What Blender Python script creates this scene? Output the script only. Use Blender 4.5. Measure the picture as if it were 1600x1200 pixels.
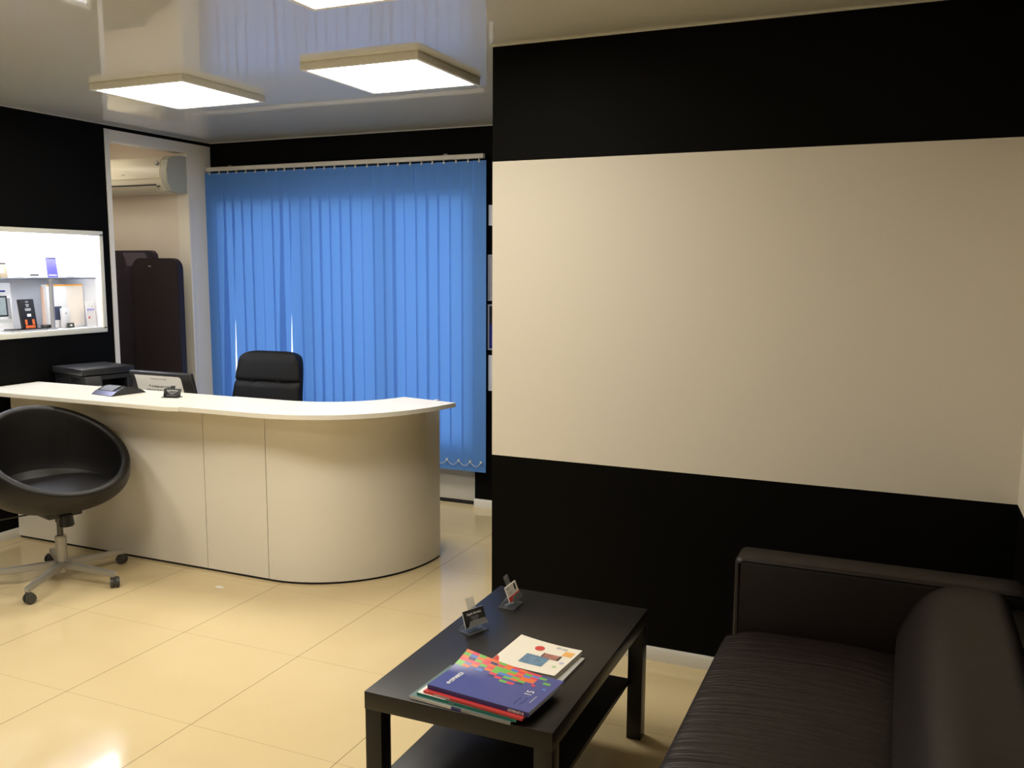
import bpy, bmesh, math, random
from mathutils import Vector, Matrix
PI = math.pi
random.seed(7)
for o in list(bpy.data.objects): bpy.data.objects.remove(o)
S = bpy.context.scene
COL = S.collection

# ------------------------------------------------------------------ camera, world, exposure
YAW, PITCH, ROLL, FPX, CH = 0.4115436, 0.1282516, 0.0047996, 1398.85, 1.5939
fw = Vector((-math.sin(YAW)*math.cos(PITCH), math.cos(YAW)*math.cos(PITCH), -math.sin(PITCH)))
rt = Vector((math.cos(YAW), math.sin(YAW), 0)); up = rt.cross(fw)
r2 = rt*math.cos(ROLL) + up*math.sin(ROLL); u2 = -rt*math.sin(ROLL) + up*math.cos(ROLL)
cd = bpy.data.cameras.new('camera'); cam = bpy.data.objects.new('camera', cd); COL.objects.link(cam)
cd.sensor_width = 36; cd.lens = FPX*36/1600; cd.clip_start = .02
M = Matrix((r2, u2, -fw)).transposed().to_4x4(); M.translation = (0, 0, CH)
cam.matrix_world = M
S.camera = cam
S.view_settings.view_transform = 'Standard'; S.view_settings.look = 'None'
S.view_settings.exposure = 0.0; S.view_settings.gamma = 1; S.view_settings.use_curve_mapping = False

LED = 21.3           # radiance of the ceiling panels
LEDC = (1.0, .93, .80)
W = bpy.data.worlds.new('world'); S.world = W; W.use_nodes = True
nt = W.node_tree; nt.nodes.clear()
wo = nt.nodes.new('ShaderNodeOutputWorld'); bg = nt.nodes.new('ShaderNodeBackground')
tc = nt.nodes.new('ShaderNodeTexCoord'); sp = nt.nodes.new('ShaderNodeSeparateXYZ'); cr = nt.nodes.new('ShaderNodeValToRGB')
ma = nt.nodes.new('ShaderNodeMath'); ma.operation = 'MULTIPLY_ADD'; ma.inputs[1].default_value = .5; ma.inputs[2].default_value = .5
nt.links.new(tc.outputs['Generated'], sp.inputs[0]); nt.links.new(sp.outputs['Z'], ma.inputs[0]); nt.links.new(ma.outputs[0], cr.inputs[0])
cr.color_ramp.elements[0].position = .25; cr.color_ramp.elements[0].color = (.45, .5, .6, 1)
cr.color_ramp.elements[1].position = .75; cr.color_ramp.elements[1].color = (.42, .60, .95, 1)
e = cr.color_ramp.elements.new(.47); e.color = (.85, .92, 1, 1)
nt.links.new(cr.outputs[0], bg.inputs[0]); bg.inputs[1].default_value = 3.1
nt.links.new(bg.outputs[0], wo.inputs[0])

# ------------------------------------------------------------------ materials
def mat(name, col, rough=.5, metal=0, spec=.5, ior=1.5, coat=0, coat_rough=.03, noise=None, bump=None, sheen=0):
    m = bpy.data.materials.new(name); m.use_nodes = True
    n = m.node_tree; b = n.nodes['Principled BSDF']
    b.inputs['Base Color'].default_value = (*col, 1); b.inputs['Roughness'].default_value = rough
    b.inputs['Metallic'].default_value = metal; b.inputs['Specular IOR Level'].default_value = spec
    b.inputs['IOR'].default_value = ior; b.inputs['Coat Weight'].default_value = coat
    b.inputs['Coat Roughness'].default_value = coat_rough
    if sheen: b.inputs['Sheen Weight'].default_value = sheen
    t = n.nodes.new('ShaderNodeTexCoord')
    if noise:   # (scale, amount)
        x = n.nodes.new('ShaderNodeTexNoise'); x.inputs['Scale'].default_value = noise[0]; x.inputs['Detail'].default_value = 5
        mx = n.nodes.new('ShaderNodeMix'); mx.data_type = 'RGBA'
        a = noise[1]
        mx.inputs[6].default_value = (*[c*(1-a) for c in col], 1); mx.inputs[7].default_value = (*[min(1, c*(1+a)) for c in col], 1)
        n.links.new(t.outputs['Object'], x.inputs['Vector']); n.links.new(x.outputs['Fac'], mx.inputs[0]); n.links.new(mx.outputs[2], b.inputs['Base Color'])
    if bump:    # (scale, strength, distance)
        x = n.nodes.new('ShaderNodeTexNoise'); x.inputs['Scale'].default_value = bump[0]; x.inputs['Detail'].default_value = 4
        bm_ = n.nodes.new('ShaderNodeBump'); bm_.inputs['Strength'].default_value = bump[1]; bm_.inputs['Distance'].default_value = bump[2]
        n.links.new(t.outputs['Object'], x.inputs['Vector']); n.links.new(x.outputs['Fac'], bm_.inputs['Height']); n.links.new(bm_.outputs[0], b.inputs['Normal'])
    return m
def emis(name, col, st):
    m = bpy.data.materials.new(name); m.use_nodes = True; n = m.node_tree; n.nodes.clear()
    o = n.nodes.new('ShaderNodeOutputMaterial'); e = n.nodes.new('ShaderNodeEmission')
    e.inputs[0].default_value = (*col, 1); e.inputs[1].default_value = st; n.links.new(e.outputs[0], o.inputs[0]); return m

black_wall = mat('black_wall', (.0036, .0033, .0028), .55, spec=.05, noise=(3, .15), bump=(60, .15, .002))
beige_panel = mat('beige_panel', (.76, .71, .62), .55, spec=.3, noise=(1.2, .015))
beige_wall = mat('beige_wall', (.80, .71, .60), .6, spec=.3, noise=(4, .03))
white_paint = mat('white_paint', (.84, .79, .69), .45, noise=(6, .03))
grey_paint = mat('grey_paint', (.52, .50, .44), .5, noise=(5, .06))
white_trim = mat('white_trim', (.74, .72, .66), .35)
white_lam = mat('white_laminate', (.80, .76, .68), .32, noise=(2, .01))
white_top = mat('white_countertop', (.86, .83, .74), .28)
gap_shade = mat('gap_shade', (.01, .009, .008), .8)  # shade of the floor-level gaps, put into the colour
ceil_m = mat('stretch_ceiling', (.76, .745, .64), .5, spec=.5, coat=1, coat_rough=.015)
ceil_m.node_tree.nodes['Principled BSDF'].inputs['Coat IOR'].default_value = 1.75
lack = mat('black_brown_wood', (.010, .0085, .0078), .35, spec=.42, noise=(14, .2), bump=(90, .08, .001))
leather = mat("black_leather", (.008, .007, .007), .45, spec=.36, bump=(160, .35, .002))
leather_soft = mat('black_office_leather', (.005, .005, .006), .55, spec=.18, bump=(200, .3, .002))
sofa_m = mat('dark_brown_leather', (.0085, .0045, .0042), .45, spec=.36, noise=(5, .2))
chrome = mat('chrome', (.75, .75, .76), .15, metal=1)
alu = mat('grey_metal', (.42, .41, .39), .42, metal=.6)
dark_steel = mat('dark_steel', (.10, .095, .09), .35, metal=.8)
bplastic = mat('black_plastic', (.012, .012, .013), .4)
bgloss = mat('black_gloss', (.008, .008, .010), .12)
caster_m = mat('caster_plastic', (.055, .053, .050), .5)
wplastic = mat('white_plastic', (.70, .65, .50), .35)
wplastic2 = mat('grey_white_plastic', (.48, .48, .40), .4)
dpanel = mat('dark_brown_panel', (.018, .010, .011), .6, noise=(3, .3))
ppanel = mat('dark_purple_panel', (.026, .018, .030), .6, noise=(3, .3))
lav = mat('lavender_label', (.12, .10, .13), .5)
paper = mat('white_paper', (.82, .80, .76), .6)
pages = mat('page_edges', (.55, .54, .52), .7, noise=(300, .1))
cream = mat('cream_cover', (.86, .82, .72), .35)
bluecov = mat('blue_cover', (.055, .07, .30), .3)
bluespine = mat('dark_blue_spine', (.03, .035, .20), .3)
navy = mat('navy_ink', (.02, .02, .13), .35)
sky_ink = mat('sky_blue_ink', (.09, .20, .62), .35)
green_ink = mat('green_ink', (.16, .48, .06), .35)
orange_ink = mat('orange_ink', (.80, .16, .03), .35)
pink_ink = mat('pink_ink', (.75, .045, .09), .35)
yellow_ink = mat('pale_orange_ink', (.85, .45, .12), .4)
red_ink = mat('red_ink', (.62, .04, .035), .35)
teal_ink = mat('teal_ink', (.012, .19, .16), .35)
gteal = mat('grey_teal_ink', (.14, .22, .20), .3)
grey_ink = mat('grey_ink', (.30, .30, .32), .4)
lgrey_ink = mat('light_grey_ink', (.50, .50, .50), .4)
black_ink = mat('black_ink', (.012, .012, .014), .4)
white_ink = mat('white_ink', (.85, .85, .88), .4)
mid_blue = mat('faded_blue_ink', (.14, .16, .48), .4)
tablet_blue = mat('tablet_screen_blue', (.12, .24, .38), .3, noise=(60, .5))
tablet_dark = mat('tablet_screen_dark', (.05, .06, .10), .3, noise=(60, .5))
tablet_grey = mat('tablet_screen_grey', (.28, .33, .34), .3, noise=(25, .3))
photo_red = mat('photo_print', (.38, .15, .12), .4, noise=(60, .5))
dark_steel_ink = mat('dark_grey_ink', (.10, .10, .12), .5)
gold = mat('gold_metal', (.40, .31, .20), .35, metal=.3)
violet = mat('violet_gloss', (.10, .09, .42), .25)
gorange = mat('orange_box_edge', (.95, .42, .06), .45)
porange = mat('pale_orange_board', (.85, .58, .45), .5)
pwhite = mat('white_card_box', (.80, .79, .80), .4)
rail_m = mat('rail_white', (.62, .58, .50), .4)
cert_face = mat('certificate_face', (.38, .37, .40), .4, noise=(80, .25))
cert_blue = mat('certificate_blue', (.015, .02, .22), .3)
cert_dark = mat('certificate_dark', (.02, .015, .02), .3)
cert_frame = mat('certificate_frame', (.40, .40, .42), .3)
lamp_white = mat('lamp_white', (.90, .89, .85), .5)
led_m = emis('led_diffuser', LEDC, LED)
tube_m = emis('display_tube', (.86, .90, 1), 150)

# glass / acrylic
def glassy(name, tint, gl=.12, rough=.02):
    m = bpy.data.materials.new(name); m.use_nodes = True; n = m.node_tree; n.nodes.clear()
    o = n.nodes.new('ShaderNodeOutputMaterial'); t = n.nodes.new('ShaderNodeBsdfTransparent'); g = n.nodes.new('ShaderNodeBsdfGlossy')
    f = n.nodes.new('ShaderNodeFresnel'); f.inputs[0].default_value = 1.45; mx = n.nodes.new('ShaderNodeMixShader')
    ad = n.nodes.new('ShaderNodeMath'); ad.operation = 'ADD'; ad.inputs[1].default_value = gl; ad.use_clamp = True
    t.inputs[0].default_value = (*tint, 1); g.inputs['Roughness'].default_value = rough
    n.links.new(f.outputs[0], ad.inputs[0]); n.links.new(ad.outputs[0], mx.inputs[0]); n.links.new(t.outputs[0], mx.inputs[1]); n.links.new(g.outputs[0], mx.inputs[2])
    n.links.new(mx.outputs[0], o.inputs[0]); return m
pane_m = glassy('window_glass', (.95, .97, 1), .0)
shelf_glass = glassy('shelf_glass', (.95, .97, .96), .0)
acrylic = glassy('clear_acrylic', (.90, .92, .94), .07, .05)
_n = acrylic.node_tree; _o = [k for k in _n.nodes if k.type == 'OUTPUT_MATERIAL'][0]; _s = _o.inputs[0].links[0].from_socket
_d = _n.nodes.new('ShaderNodeBsdfDiffuse'); _d.inputs[0].default_value = (.6, .62, .66, 1); _x = _n.nodes.new('ShaderNodeMixShader'); _x.inputs[0].default_value = .13
_n.links.new(_s, _x.inputs[1]); _n.links.new(_d.outputs[0], _x.inputs[2]); _n.links.new(_x.outputs[0], _o.inputs[0])
# blind fabric
fab = bpy.data.materials.new('blue_blind_fabric'); fab.use_nodes = True; n = fab.node_tree; n.nodes.clear()
o_ = n.nodes.new('ShaderNodeOutputMaterial'); d_ = n.nodes.new('ShaderNodeBsdfDiffuse'); t_ = n.nodes.new('ShaderNodeBsdfTranslucent'); a_ = n.nodes.new('ShaderNodeMixShader')
d_.inputs[0].default_value = (.16, .38, .92, 1); t_.inputs[0].default_value = (.15, .33, .66, 1); a_.inputs[0].default_value = .42
n.links.new(d_.outputs[0], a_.inputs[1]); n.links.new(t_.outputs[0], a_.inputs[2])
n.links.new(a_.outputs[0], o_.inputs[0])
# floor tiles: 0.6078 m grid with dark joints
floor_m = bpy.data.materials.new('cream_tile'); floor_m.use_nodes = True; n = floor_m.node_tree; b = n.nodes['Principled BSDF']
T = .60784; GX, GY = -2.82279, 2.26854
geo = n.nodes.new('ShaderNodeNewGeometry'); sx = n.nodes.new('ShaderNodeSeparateXYZ'); n.links.new(geo.outputs['Position'], sx.inputs[0])
def mth(op, a, bb=None):
    k = n.nodes.new('ShaderNodeMath'); k.operation = op
    for i, v in enumerate((a, bb)):
        if v is None: continue
        if isinstance(v, (int, float)): k.inputs[i].default_value = v
        else: n.links.new(v, k.inputs[i])
    return k.outputs[0]
def dist(s, g):
    f = mth('FRACT', mth('DIVIDE', mth('SUBTRACT', s, g), T)); return mth('MULTIPLY', mth('MINIMUM', f, mth('SUBTRACT', 1.0, f)), T)
dx = dist(sx.outputs[0], GX - 5*T); dy = dist(sx.outputs[1], GY - 9*T)
jx = mth('LESS_THAN', dx, .0013); jy = mth('LESS_THAN', dy, .0009); joint = mth('MAXIMUM', jx, mth('MULTIPLY', jy, .55))
nz = n.nodes.new('ShaderNodeTexNoise'); nz.inputs['Scale'].default_value = 1.6; nz.inputs['Detail'].default_value = 6; nz.inputs['Distortion'].default_value = 1.0
n.links.new(geo.outputs['Position'], nz.inputs['Vector'])
mx = n.nodes.new('ShaderNodeMix'); mx.data_type = 'RGBA'; mx.inputs[6].default_value = (.66, .52, .29, 1); mx.inputs[7].default_value = (.74, .61, .37, 1)
n.links.new(nz.outputs['Fac'], mx.inputs[0])
mj = n.nodes.new('ShaderNodeMix'); mj.data_type = 'RGBA'; mj.inputs[7].default_value = (.16, .12, .07, 1)
n.links.new(joint, mj.inputs[0]); n.links.new(mx.outputs[2], mj.inputs[6]); n.links.new(mj.outputs[2], b.inputs['Base Color'])
b.inputs['Roughness'].default_value = .085; b.inputs['Specular IOR Level'].default_value = .5
# sofa creases
def crease(m, scale, strength):
    n = m.node_tree; b = n.nodes['Principled BSDF']; t = n.nodes.new('ShaderNodeTexCoord')
    mp = n.nodes.new('ShaderNodeMapping'); mp.inputs['Scale'].default_value = scale
    w = n.nodes.new('ShaderNodeTexNoise'); w.inputs['Scale'].default_value = 1; w.inputs['Detail'].default_value = 2; w.inputs['Distortion'].default_value = .6
    f = n.nodes.new('ShaderNodeTexNoise'); f.inputs['Scale'].default_value = 220
    b1 = n.nodes.new('ShaderNodeBump'); b1.inputs['Strength'].default_value = strength; b1.inputs['Distance'].default_value = .02
    b2 = n.nodes.new('ShaderNodeBump'); b2.inputs['Strength'].default_value = .35; b2.inputs['Distance'].default_value = .001
    n.links.new(t.outputs['Object'], mp.inputs[0]); n.links.new(mp.outputs[0], w.inputs['Vector']); n.links.new(t.outputs['Object'], f.inputs['Vector'])
    n.links.new(w.outputs['Fac'], b1.inputs['Height']); n.links.new(f.outputs['Fac'], b2.inputs['Height'])
    n.links.new(b1.outputs[0], b2.inputs['Normal']); n.links.new(b2.outputs[0], b.inputs['Normal'])
sofa_seat_m = sofa_m.copy(); sofa_seat_m.name = 'creased_brown_leather'
crease(sofa_seat_m, (4, 45, 4), .35); crease(sofa_m, (5, 5, 5), .12)

# ------------------------------------------------------------------ builders
def link(name, me, m, parent=None):
    o = bpy.data.objects.new(name, me); COL.objects.link(o)
    for k in (m if isinstance(m, (list, tuple)) else [m]): me.materials.append(k)
    if parent: o.parent = parent
    return o
class MB:
    def __init__(s): s.b = bmesh.new()
    def _tag(s, vs, mi):
        fs = set()
        for v in vs: fs.update(v.link_faces)
        for f in fs: f.material_index = mi
    def box(s, p0, p1, bev=0, seg=2, mi=0, mtx=None):
        x0, y0, z0 = [min(a, b) for a, b in zip(p0, p1)]; x1, y1, z1 = [max(a, b) for a, b in zip(p0, p1)]
        t = bmesh.new(); bmesh.ops.create_cube(t, size=1)
        for v in t.verts: v.co = Vector((x0+(v.co.x+.5)*(x1-x0), y0+(v.co.y+.5)*(y1-y0), z0+(v.co.z+.5)*(z1-z0)))
        if bev: bmesh.ops.bevel(t, geom=t.edges[:], offset=bev, segments=seg, profile=.5, affect='EDGES', clamp_overlap=True)
        if mtx: bmesh.ops.transform(t, matrix=mtx, verts=t.verts)
        s.merge(t, mi); return s
    def merge(s, t, mi=0):
        for f in t.faces: f.material_index = mi if mi is not None else f.material_index
        me = bpy.data.meshes.new('t'); t.to_mesh(me); t.free(); s.b.from_mesh(me); bpy.data.meshes.remove(me)
    def cyl(s, p0, p1, r0, r1=None, seg=20, mi=0, bev=0):
        r1 = r0 if r1 is None else r1; p0 = Vector(p0); p1 = Vector(p1); d = p1-p0
        t = bmesh.new(); bmesh.ops.create_cone(t, cap_ends=True, segments=seg, radius1=r0, radius2=r1, depth=d.length)
        if bev: bmesh.ops.bevel(t, geom=[e for e in t.edges if len(e.link_faces) == 2 and any(len(f.verts) > 4 for f in e.link_faces)], offset=bev, segments=2, affect='EDGES')
        mtx = Matrix.Translation((p0+p1)/2) @ d.to_track_quat('Z', 'Y').to_matrix().to_4x4()
        bmesh.ops.transform(t, matrix=mtx, verts=t.verts); s.merge(t, mi); return s
    def lathe(s, prof, seg=40, mi=0, c=(0, 0, 0)):
        t = bmesh.new(); rings = []
        for r, z in prof:
            rings.append([t.verts.new((c[0]+r*math.cos(2*PI*k/seg), c[1]+r*math.sin(2*PI*k/seg), c[2]+z)) for k in range(seg)] if r > 1e-5 else [t.verts.new((c[0], c[1], c[2]+z))])
        for a, b in zip(rings, rings[1:]):
            for k in range(seg):
                k2 = (k+1) % seg
                if len(a) == 1 and len(b) == 1: continue
                if len(a) == 1: t.faces.new((a[0], b[k2], b[k]))
                elif len(b) == 1: t.faces.new((a[k], a[k2], b[0]))
                else: t.faces.new((a[k], a[k2], b[k2], b[k]))
        bmesh.ops.recalc_face_normals(t, faces=t.faces[:]); s.merge(t, mi); return s
    def prism(s, pts, a, b, axis='z', mi=0, bev=0):
        """extrude a 2D outline between a and b along an axis"""
        t = bmesh.new()
        def P(u, v, w): return {'z': (u, v, w), 'y': (u, w, v), 'x': (w, u, v)}[axis]
        A = [t.verts.new(P(u, v, a)) for u, v in pts]; B = [t.verts.new(P(u, v, b)) for u, v in pts]
        t.faces.new(A); t.faces.new(B[::-1]); k = len(pts)
        for i in range(k): t.faces.new((A[i], B[i], B[(i+1) % k], A[(i+1) % k]))
        bmesh.ops.recalc_face_normals(t, faces=t.faces[:])
        if bev:
            bmesh.ops.bevel(t, geom=[e for e in t.edges if any(len(f.verts) > 4 or f in t.faces[:2] for f in e.link_faces)], offset=bev, segments=2, affect='EDGES', clamp_overlap=True)
        s.merge(t, mi); return s
    def grid(s, nu, nv, fn, mi=0, mfn=None, close_u=False):
        V = [[s.b.verts.new(fn(i/(nu), j/(nv))) for j in range(nv+1)] for i in range(nu if close_u else nu+1)]
        for i in range(nu):
            for j in range(nv):
                i2 = (i+1) % nu if close_u else i+1
                f = s.b.faces.new((V[i][j], V[i2][j], V[i2][j+1], V[i][j+1])); f.material_index = mfn(i, j) if mfn else mi
        return V
    def tube(s, pts, r, seg=8, mi=0):
        pts = [Vector(p) for p in pts]; rings = []
        for i, p in enumerate(pts):
            d = (pts[min(i+1, len(pts)-1)]-pts[max(i-1, 0)]).normalized(); q = d.to_track_quat('Z', 'Y')
            rings.append([s.b.verts.new(p + q @ Vector((r*math.cos(2*PI*k/seg), r*math.sin(2*PI*k/seg), 0))) for k in range(seg)])
        for a, b in zip(rings, rings[1:]):
            for k in range(seg): f = s.b.faces.new((a[k], a[(k+1) % seg], b[(k+1) % seg], b[k])); f.material_index = mi
        for R in (rings[0][::-1], rings[-1]): f = s.b.faces.new(R); f.material_index = mi
        return s
    def build(s, name, m, parent=None, smooth=True, ang=38):
        bmesh.ops.recalc_face_normals(s.b, faces=s.b.faces[:])
        if smooth:
            for f in s.b.faces: f.smooth = True
            for e in s.b.edges:
                if len(e.link_faces) != 2 or e.calc_face_angle(0) > math.radians(ang): e.smooth = False
        me = bpy.data.meshes.new(name); s.b.to_mesh(me); s.b.free(); return link(name, me, m, parent)
def box(name, p0, p1, m, parent=None, bev=0, seg=2): return MB().box(p0, p1, bev, seg).build(name, m, parent)
def cushion(nx, dims, puff=.0, p=4.0):
    """a pillowy superellipsoid box mesh centred on the origin"""
    t = bmesh.new(); bmesh.ops.create_cube(t, size=2); bmesh.ops.subdivide_edges(t, edges=t.edges[:], cuts=nx, use_grid_fill=True)
    for v in t.verts:
        c = v.co; L = (abs(c.x)**p+abs(c.y)**p+abs(c.z)**p)**(1/p); c /= L
        c.z *= 1+puff*(1-c.x*c.x)*(1-c.y*c.y)
        v.co = Vector((c.x*dims[0]/2, c.y*dims[1]/2, c.z*dims[2]/2))
    return t
def thing(name, label, cat, loc=(0, 0, 0), rz=0, group=None):
    o = bpy.data.objects.new(name, None); COL.objects.link(o); o.location = loc; o.rotation_euler = (0, 0, rz); o.empty_display_size = .05
    return tag(o, label, cat, group)
def tag(o, label, cat, group=None, kind=None):
    o['label'] = label; o['category'] = cat
    if group: o['group'] = group
    if kind: o['kind'] = kind
    return o
def struct(o): o['kind'] = 'structure'; return o
def text(s, size, mtx, m, parent, depth=.0004, name='lettering', align='CENTER', bold=0, sx_=1):
    c = bpy.data.curves.new('txt', 'FONT'); c.body = s; c.size = size; c.align_x = align; c.align_y = 'CENTER'; c.extrude = depth/2; c.offset = bold; c.resolution_u = 3
    o = bpy.data.objects.new('txt', c); COL.objects.link(o)
    dg = bpy.context.evaluated_depsgraph_get(); me = bpy.data.meshes.new_from_object(o.evaluated_get(dg))
    bpy.data.objects.remove(o); me.name = name
    me.transform(mtx @ Matrix.Diagonal((sx_, 1, 1, 1))); me.materials.clear()
    return link(name, me, m, parent)
def frame(origin, xdir, ydir):
    x = Vector(xdir).normalized(); y = Vector(ydir).normalized(); z = x.cross(y); m = Matrix((x, y, z)).transposed().to_4x4(); m.translation = origin; return m

# ------------------------------------------------------------------ setting
XL, XR, YB, YF, YN, XN, ZC = -4.75, .40, 5.30, -1.6, 3.457, -1.602, 2.497
struct(box('floor', (XL-.9, YF-.1, -.1), (XR+.1, YB+.2, 0), floor_m))
struct(box('ceiling', (XL-.1, YF-.1, ZC), (XR+.1, YB+.2, ZC+.1), ceil_m))
# left wall: rectangular holes for the lit display niche and the tall recess
NY0, NY1, RZ = 4.352, 5.06, 2.40
DY0, DY1, DZ0, DZ1 = 2.95, 4.262, 1.196, 1.80
w = MB()
w.box((XL-.10, YF, 0), (XL, DY0, ZC)); w.box((XL-.10, DY1, 0), (XL, NY0, ZC))
w.box((XL-.10, DY0, 0), (XL, DY1, DZ0)); w.box((XL-.10, DY0, DZ1), (XL, DY1, ZC))
w.box((XL-.10, NY0, 2.470), (XL, YB, ZC))
struct(w.build('wall_left', black_wall))
w = MB(); w.box((XL-.10, NY0, RZ), (XL, YB, 2.470)); w.box((XL-.10, NY1, 0), (XL, YB, RZ))
o = struct(w.build('wall_left_pillar', white_paint))
struct(MB().box((XL-.9, NY1, 0), (XL-.10, NY1+.1, ZC)).build('wall_recess_back', beige_wall))
struct(MB().box((XL-.95, NY0-.08, 0), (XL-.9, NY1+.1, ZC)).build('wall_recess_side', beige_wall))
struct(MB().box((XL-.9, NY0-.08, 0), (XL-.1, NY0-.01, ZC)).build('wall_recess_front', beige_wall))
struct(MB().box((XL-.9, NY0-.08, ZC), (XL-.10, NY1+.1, ZC+.1)).build('ceiling_recess', beige_wall))
struct(box('trim_1', (XL-.10, NY0-.012, 0), (XL+.006, NY0+.024, RZ+.07), white_trim))
struct(MB().box((XL, NY1-.002, 0), (XL+.004, NY1+.03, 2.11), .001).build('trim_2', white_paint))
# window wall
WX0, WX1, WZ0, WZ1 = -4.68, -2.582, .345, 2.10
w = MB(); w.box((XL, YB, 0), (-4.70, YB+.12, ZC)); w.box((WX1, YB, 0), (XN+.1, YB+.12, ZC)); w.box((-4.70, YB, WZ1), (WX1, YB+.12, ZC))
struct(w.build('wall_back', black_wall))
w = MB(); w.box((-4.70, YB+.03, .028), (WX1, YB+.12, WZ0)); w.box((-4.70, YB+.03, WZ0), (WX0, YB+.12, WZ1))
struct(w.build('wall_back_lower', grey_paint))
struct(box('gap_strip_back', (-4.70, YB+.035, 0), (WX1, YB+.12, .028), gap_shade))  # near-black strip standing in for the shaded gap under the panel
struct(box('window_sill_trim', (WX0, YB-.02, WZ0-.002), (WX1, YB+.11, WZ0+.02), white_trim, bev=.004)); bpy.data.objects['window_sill_trim'].name = 'trim_4'
wf = MB(); fy0, fy1 = YB+.012, YB+.07
wf.box((WX0, fy0, WZ0+.02), (WX0+.035, fy1, WZ1)); wf.box((WX1-.014, fy0, WZ0+.02), (WX1, fy1, WZ1))
wf.box((WX0, fy0, WZ0+.02), (WX1, fy1, WZ0+.09)); wf.box((WX0, fy0, WZ1-.05), (WX1, fy1, WZ1))
wf.box((-3.9, fy0, WZ0), (-3.86, fy1, WZ1)); wf.box((-3.26, fy0, WZ0), (-3.22, fy1, WZ1))
win = struct(wf.build('window_1', white_trim))
for a, b_ in ((WX0+.035, -3.9), (-3.86, -3.26), (-3.22, WX1-.014)):
    box('pane', (a-.005, fy0+.025, WZ0+.085), (b_+.005, fy0+.031, WZ1-.045), pane_m, win)
# middle wall block (the near black wall) and right wall, wall behind the camera
struct(box('wall_middle', (XN, YN, 0), (XR+.1, YB+.12, ZC), black_wall))
struct(box('wall_right', (XR, YF, 0), (XR+.1, YN, ZC), black_wall))
struct(box('wall_front', (XL-.1, YF-.1, 0), (XR+.1, YF, ZC), white_paint))
# thin pale strip where the ceiling meets the walls
w = MB(); w.box((XN, YN-.004, ZC-.005), (XR, YN, ZC)); w.box((XR-.004, YF, ZC-.005), (XR, YN, ZC)); struct(w.build('trim_5', white_trim))
w = MB(); w.box((XL, YB-.004, ZC-.005), (XN, YB, ZC)); w.box((XL, YF, ZC-.004), (XL+.004, YB, ZC)); struct(w.build('trim_6', grey_paint))
def skirting(name, p0, p1, inward):
    # chamfered profile swept between two floor points; inward = unit vector into the room
    p0 = Vector((*p0, 0)); p1 = Vector((*p1, 0)); n_ = Vector((*inward, 0)); w = MB()
    prof = [(0, 0), (.016, 0), (.016, .045), (.012, .052), (.004, .055), (0, .055)]
    A = [w.b.verts.new(p0+n_*a+Vector((0, 0, z))) for a, z in prof]; B = [w.b.verts.new(p1+n_*a+Vector((0, 0, z))) for a, z in prof]
    w.b.faces.new(A); w.b.faces.new(B[::-1])
    for i in range(6): w.b.faces.new((A[i], B[i], B[(i+1) % 6], A[(i+1) % 6]))
    return struct(w.build(name, white_trim))
skirting('baseboard_middle', (XN, YN), (XR, YN), (0, -1))
skirting('baseboard_right', (XR, YF), (XR, YN), (-1, 0))
skirting('baseboard_left', (XL, YF), (XL, NY0-.012), (1, 0))
skirting('baseboard_back', (WX1, YB), (XN, YB), (0, -1))
# display niche: white lining and frame, let into the left wall
DX = -5.07
w = MB(); t_ = .02
w.box((DX-.02, DY0, DZ0), (DX, DY1, DZ1)); w.box((DX, DY0, DZ0), (XL-.0, DY1, DZ0+.012)); w.box((DX, DY0, DZ1-.012), (XL-.0, DY1, DZ1))
w.box((DX, DY1-.014, DZ0), (XL, DY1, DZ1)); w.box((DX, DY0, DZ0), (XL, DY0+.014, DZ1))
lin = w.build('niche_lining', mat('niche_white', (.80, .80, .84), .4))
dc = thing('display_case', 'white framed lit display case let into the black left wall', 'display case', (XL, (DY0+DY1)/2, DZ0))
def reparent(o, p): o.parent = p; o.matrix_parent_inverse = Matrix.Translation(-Vector(p.location)); return o
def reparent_rot(o, p):
    bpy.context.view_layer.update(); o.parent = p; o.matrix_parent_inverse = p.matrix_world.inverted(); return o
reparent(lin, dc)
w = MB(); f0, f1 = XL-.002, XL+.012
w.box((f0, DY0-.02, DZ0-.022), (f1, DY1+.018, DZ0+.012), .002); w.box((f0, DY0-.02, DZ1-.012), (f1, DY1+.018, DZ1+.018), .002)
w.box((f0, DY1-.012, DZ0), (f1, DY1+.018, DZ1), .002); w.box((f0, DY0-.02, DZ0), (f1, DY0+.012, DZ1), .002)
reparent(w.build('frame', mat('display_frame', (.70, .69, .60), .4)), dc)
reparent(box('glass_shelf', (DX, DY0+.014, 1.517), (XL-.03, DY1-.016, 1.524), shelf_glass), dc)
reparent(MB().cyl((XL-.03, DY0+.1, DZ1-.024), (XL-.03, DY1-.07, DZ1-.024), .008).build('light_tube', tube_m), dc)
w = MB(); w.cyl((-4.80, 3.925, DZ0+.012), (-4.80, 3.925, 1.517), .0125); w.cyl((-4.80, 3.925, DZ0+.012), (-4.80, 3.925, DZ0+.02), .025); w.cyl((-4.80, 3.925, 1.505), (-4.80, 3.925, 1.517), .02)
reparent(w.build('metal_post', mat('brushed_post', (.5, .5, .52), .4, metal=.7)), dc)
for yy in (3.75, 4.20): reparent(MB().cyl((DX+.02, yy, 1.498), (DX+.02, yy, 1.517), .012).build('shelf_clip', chrome), dc)

# blank beige panel across the corner
w = MB(); w.box((XN+.002, YN-.004, .795), (XR, YN, 2.033)); w.box((XR-.004, .6, .795), (XR, YN, 2.033))
tag(w.build('wall_panel', beige_panel), 'large blank beige panel across the black wall above the sofa', 'wall panel')

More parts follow.
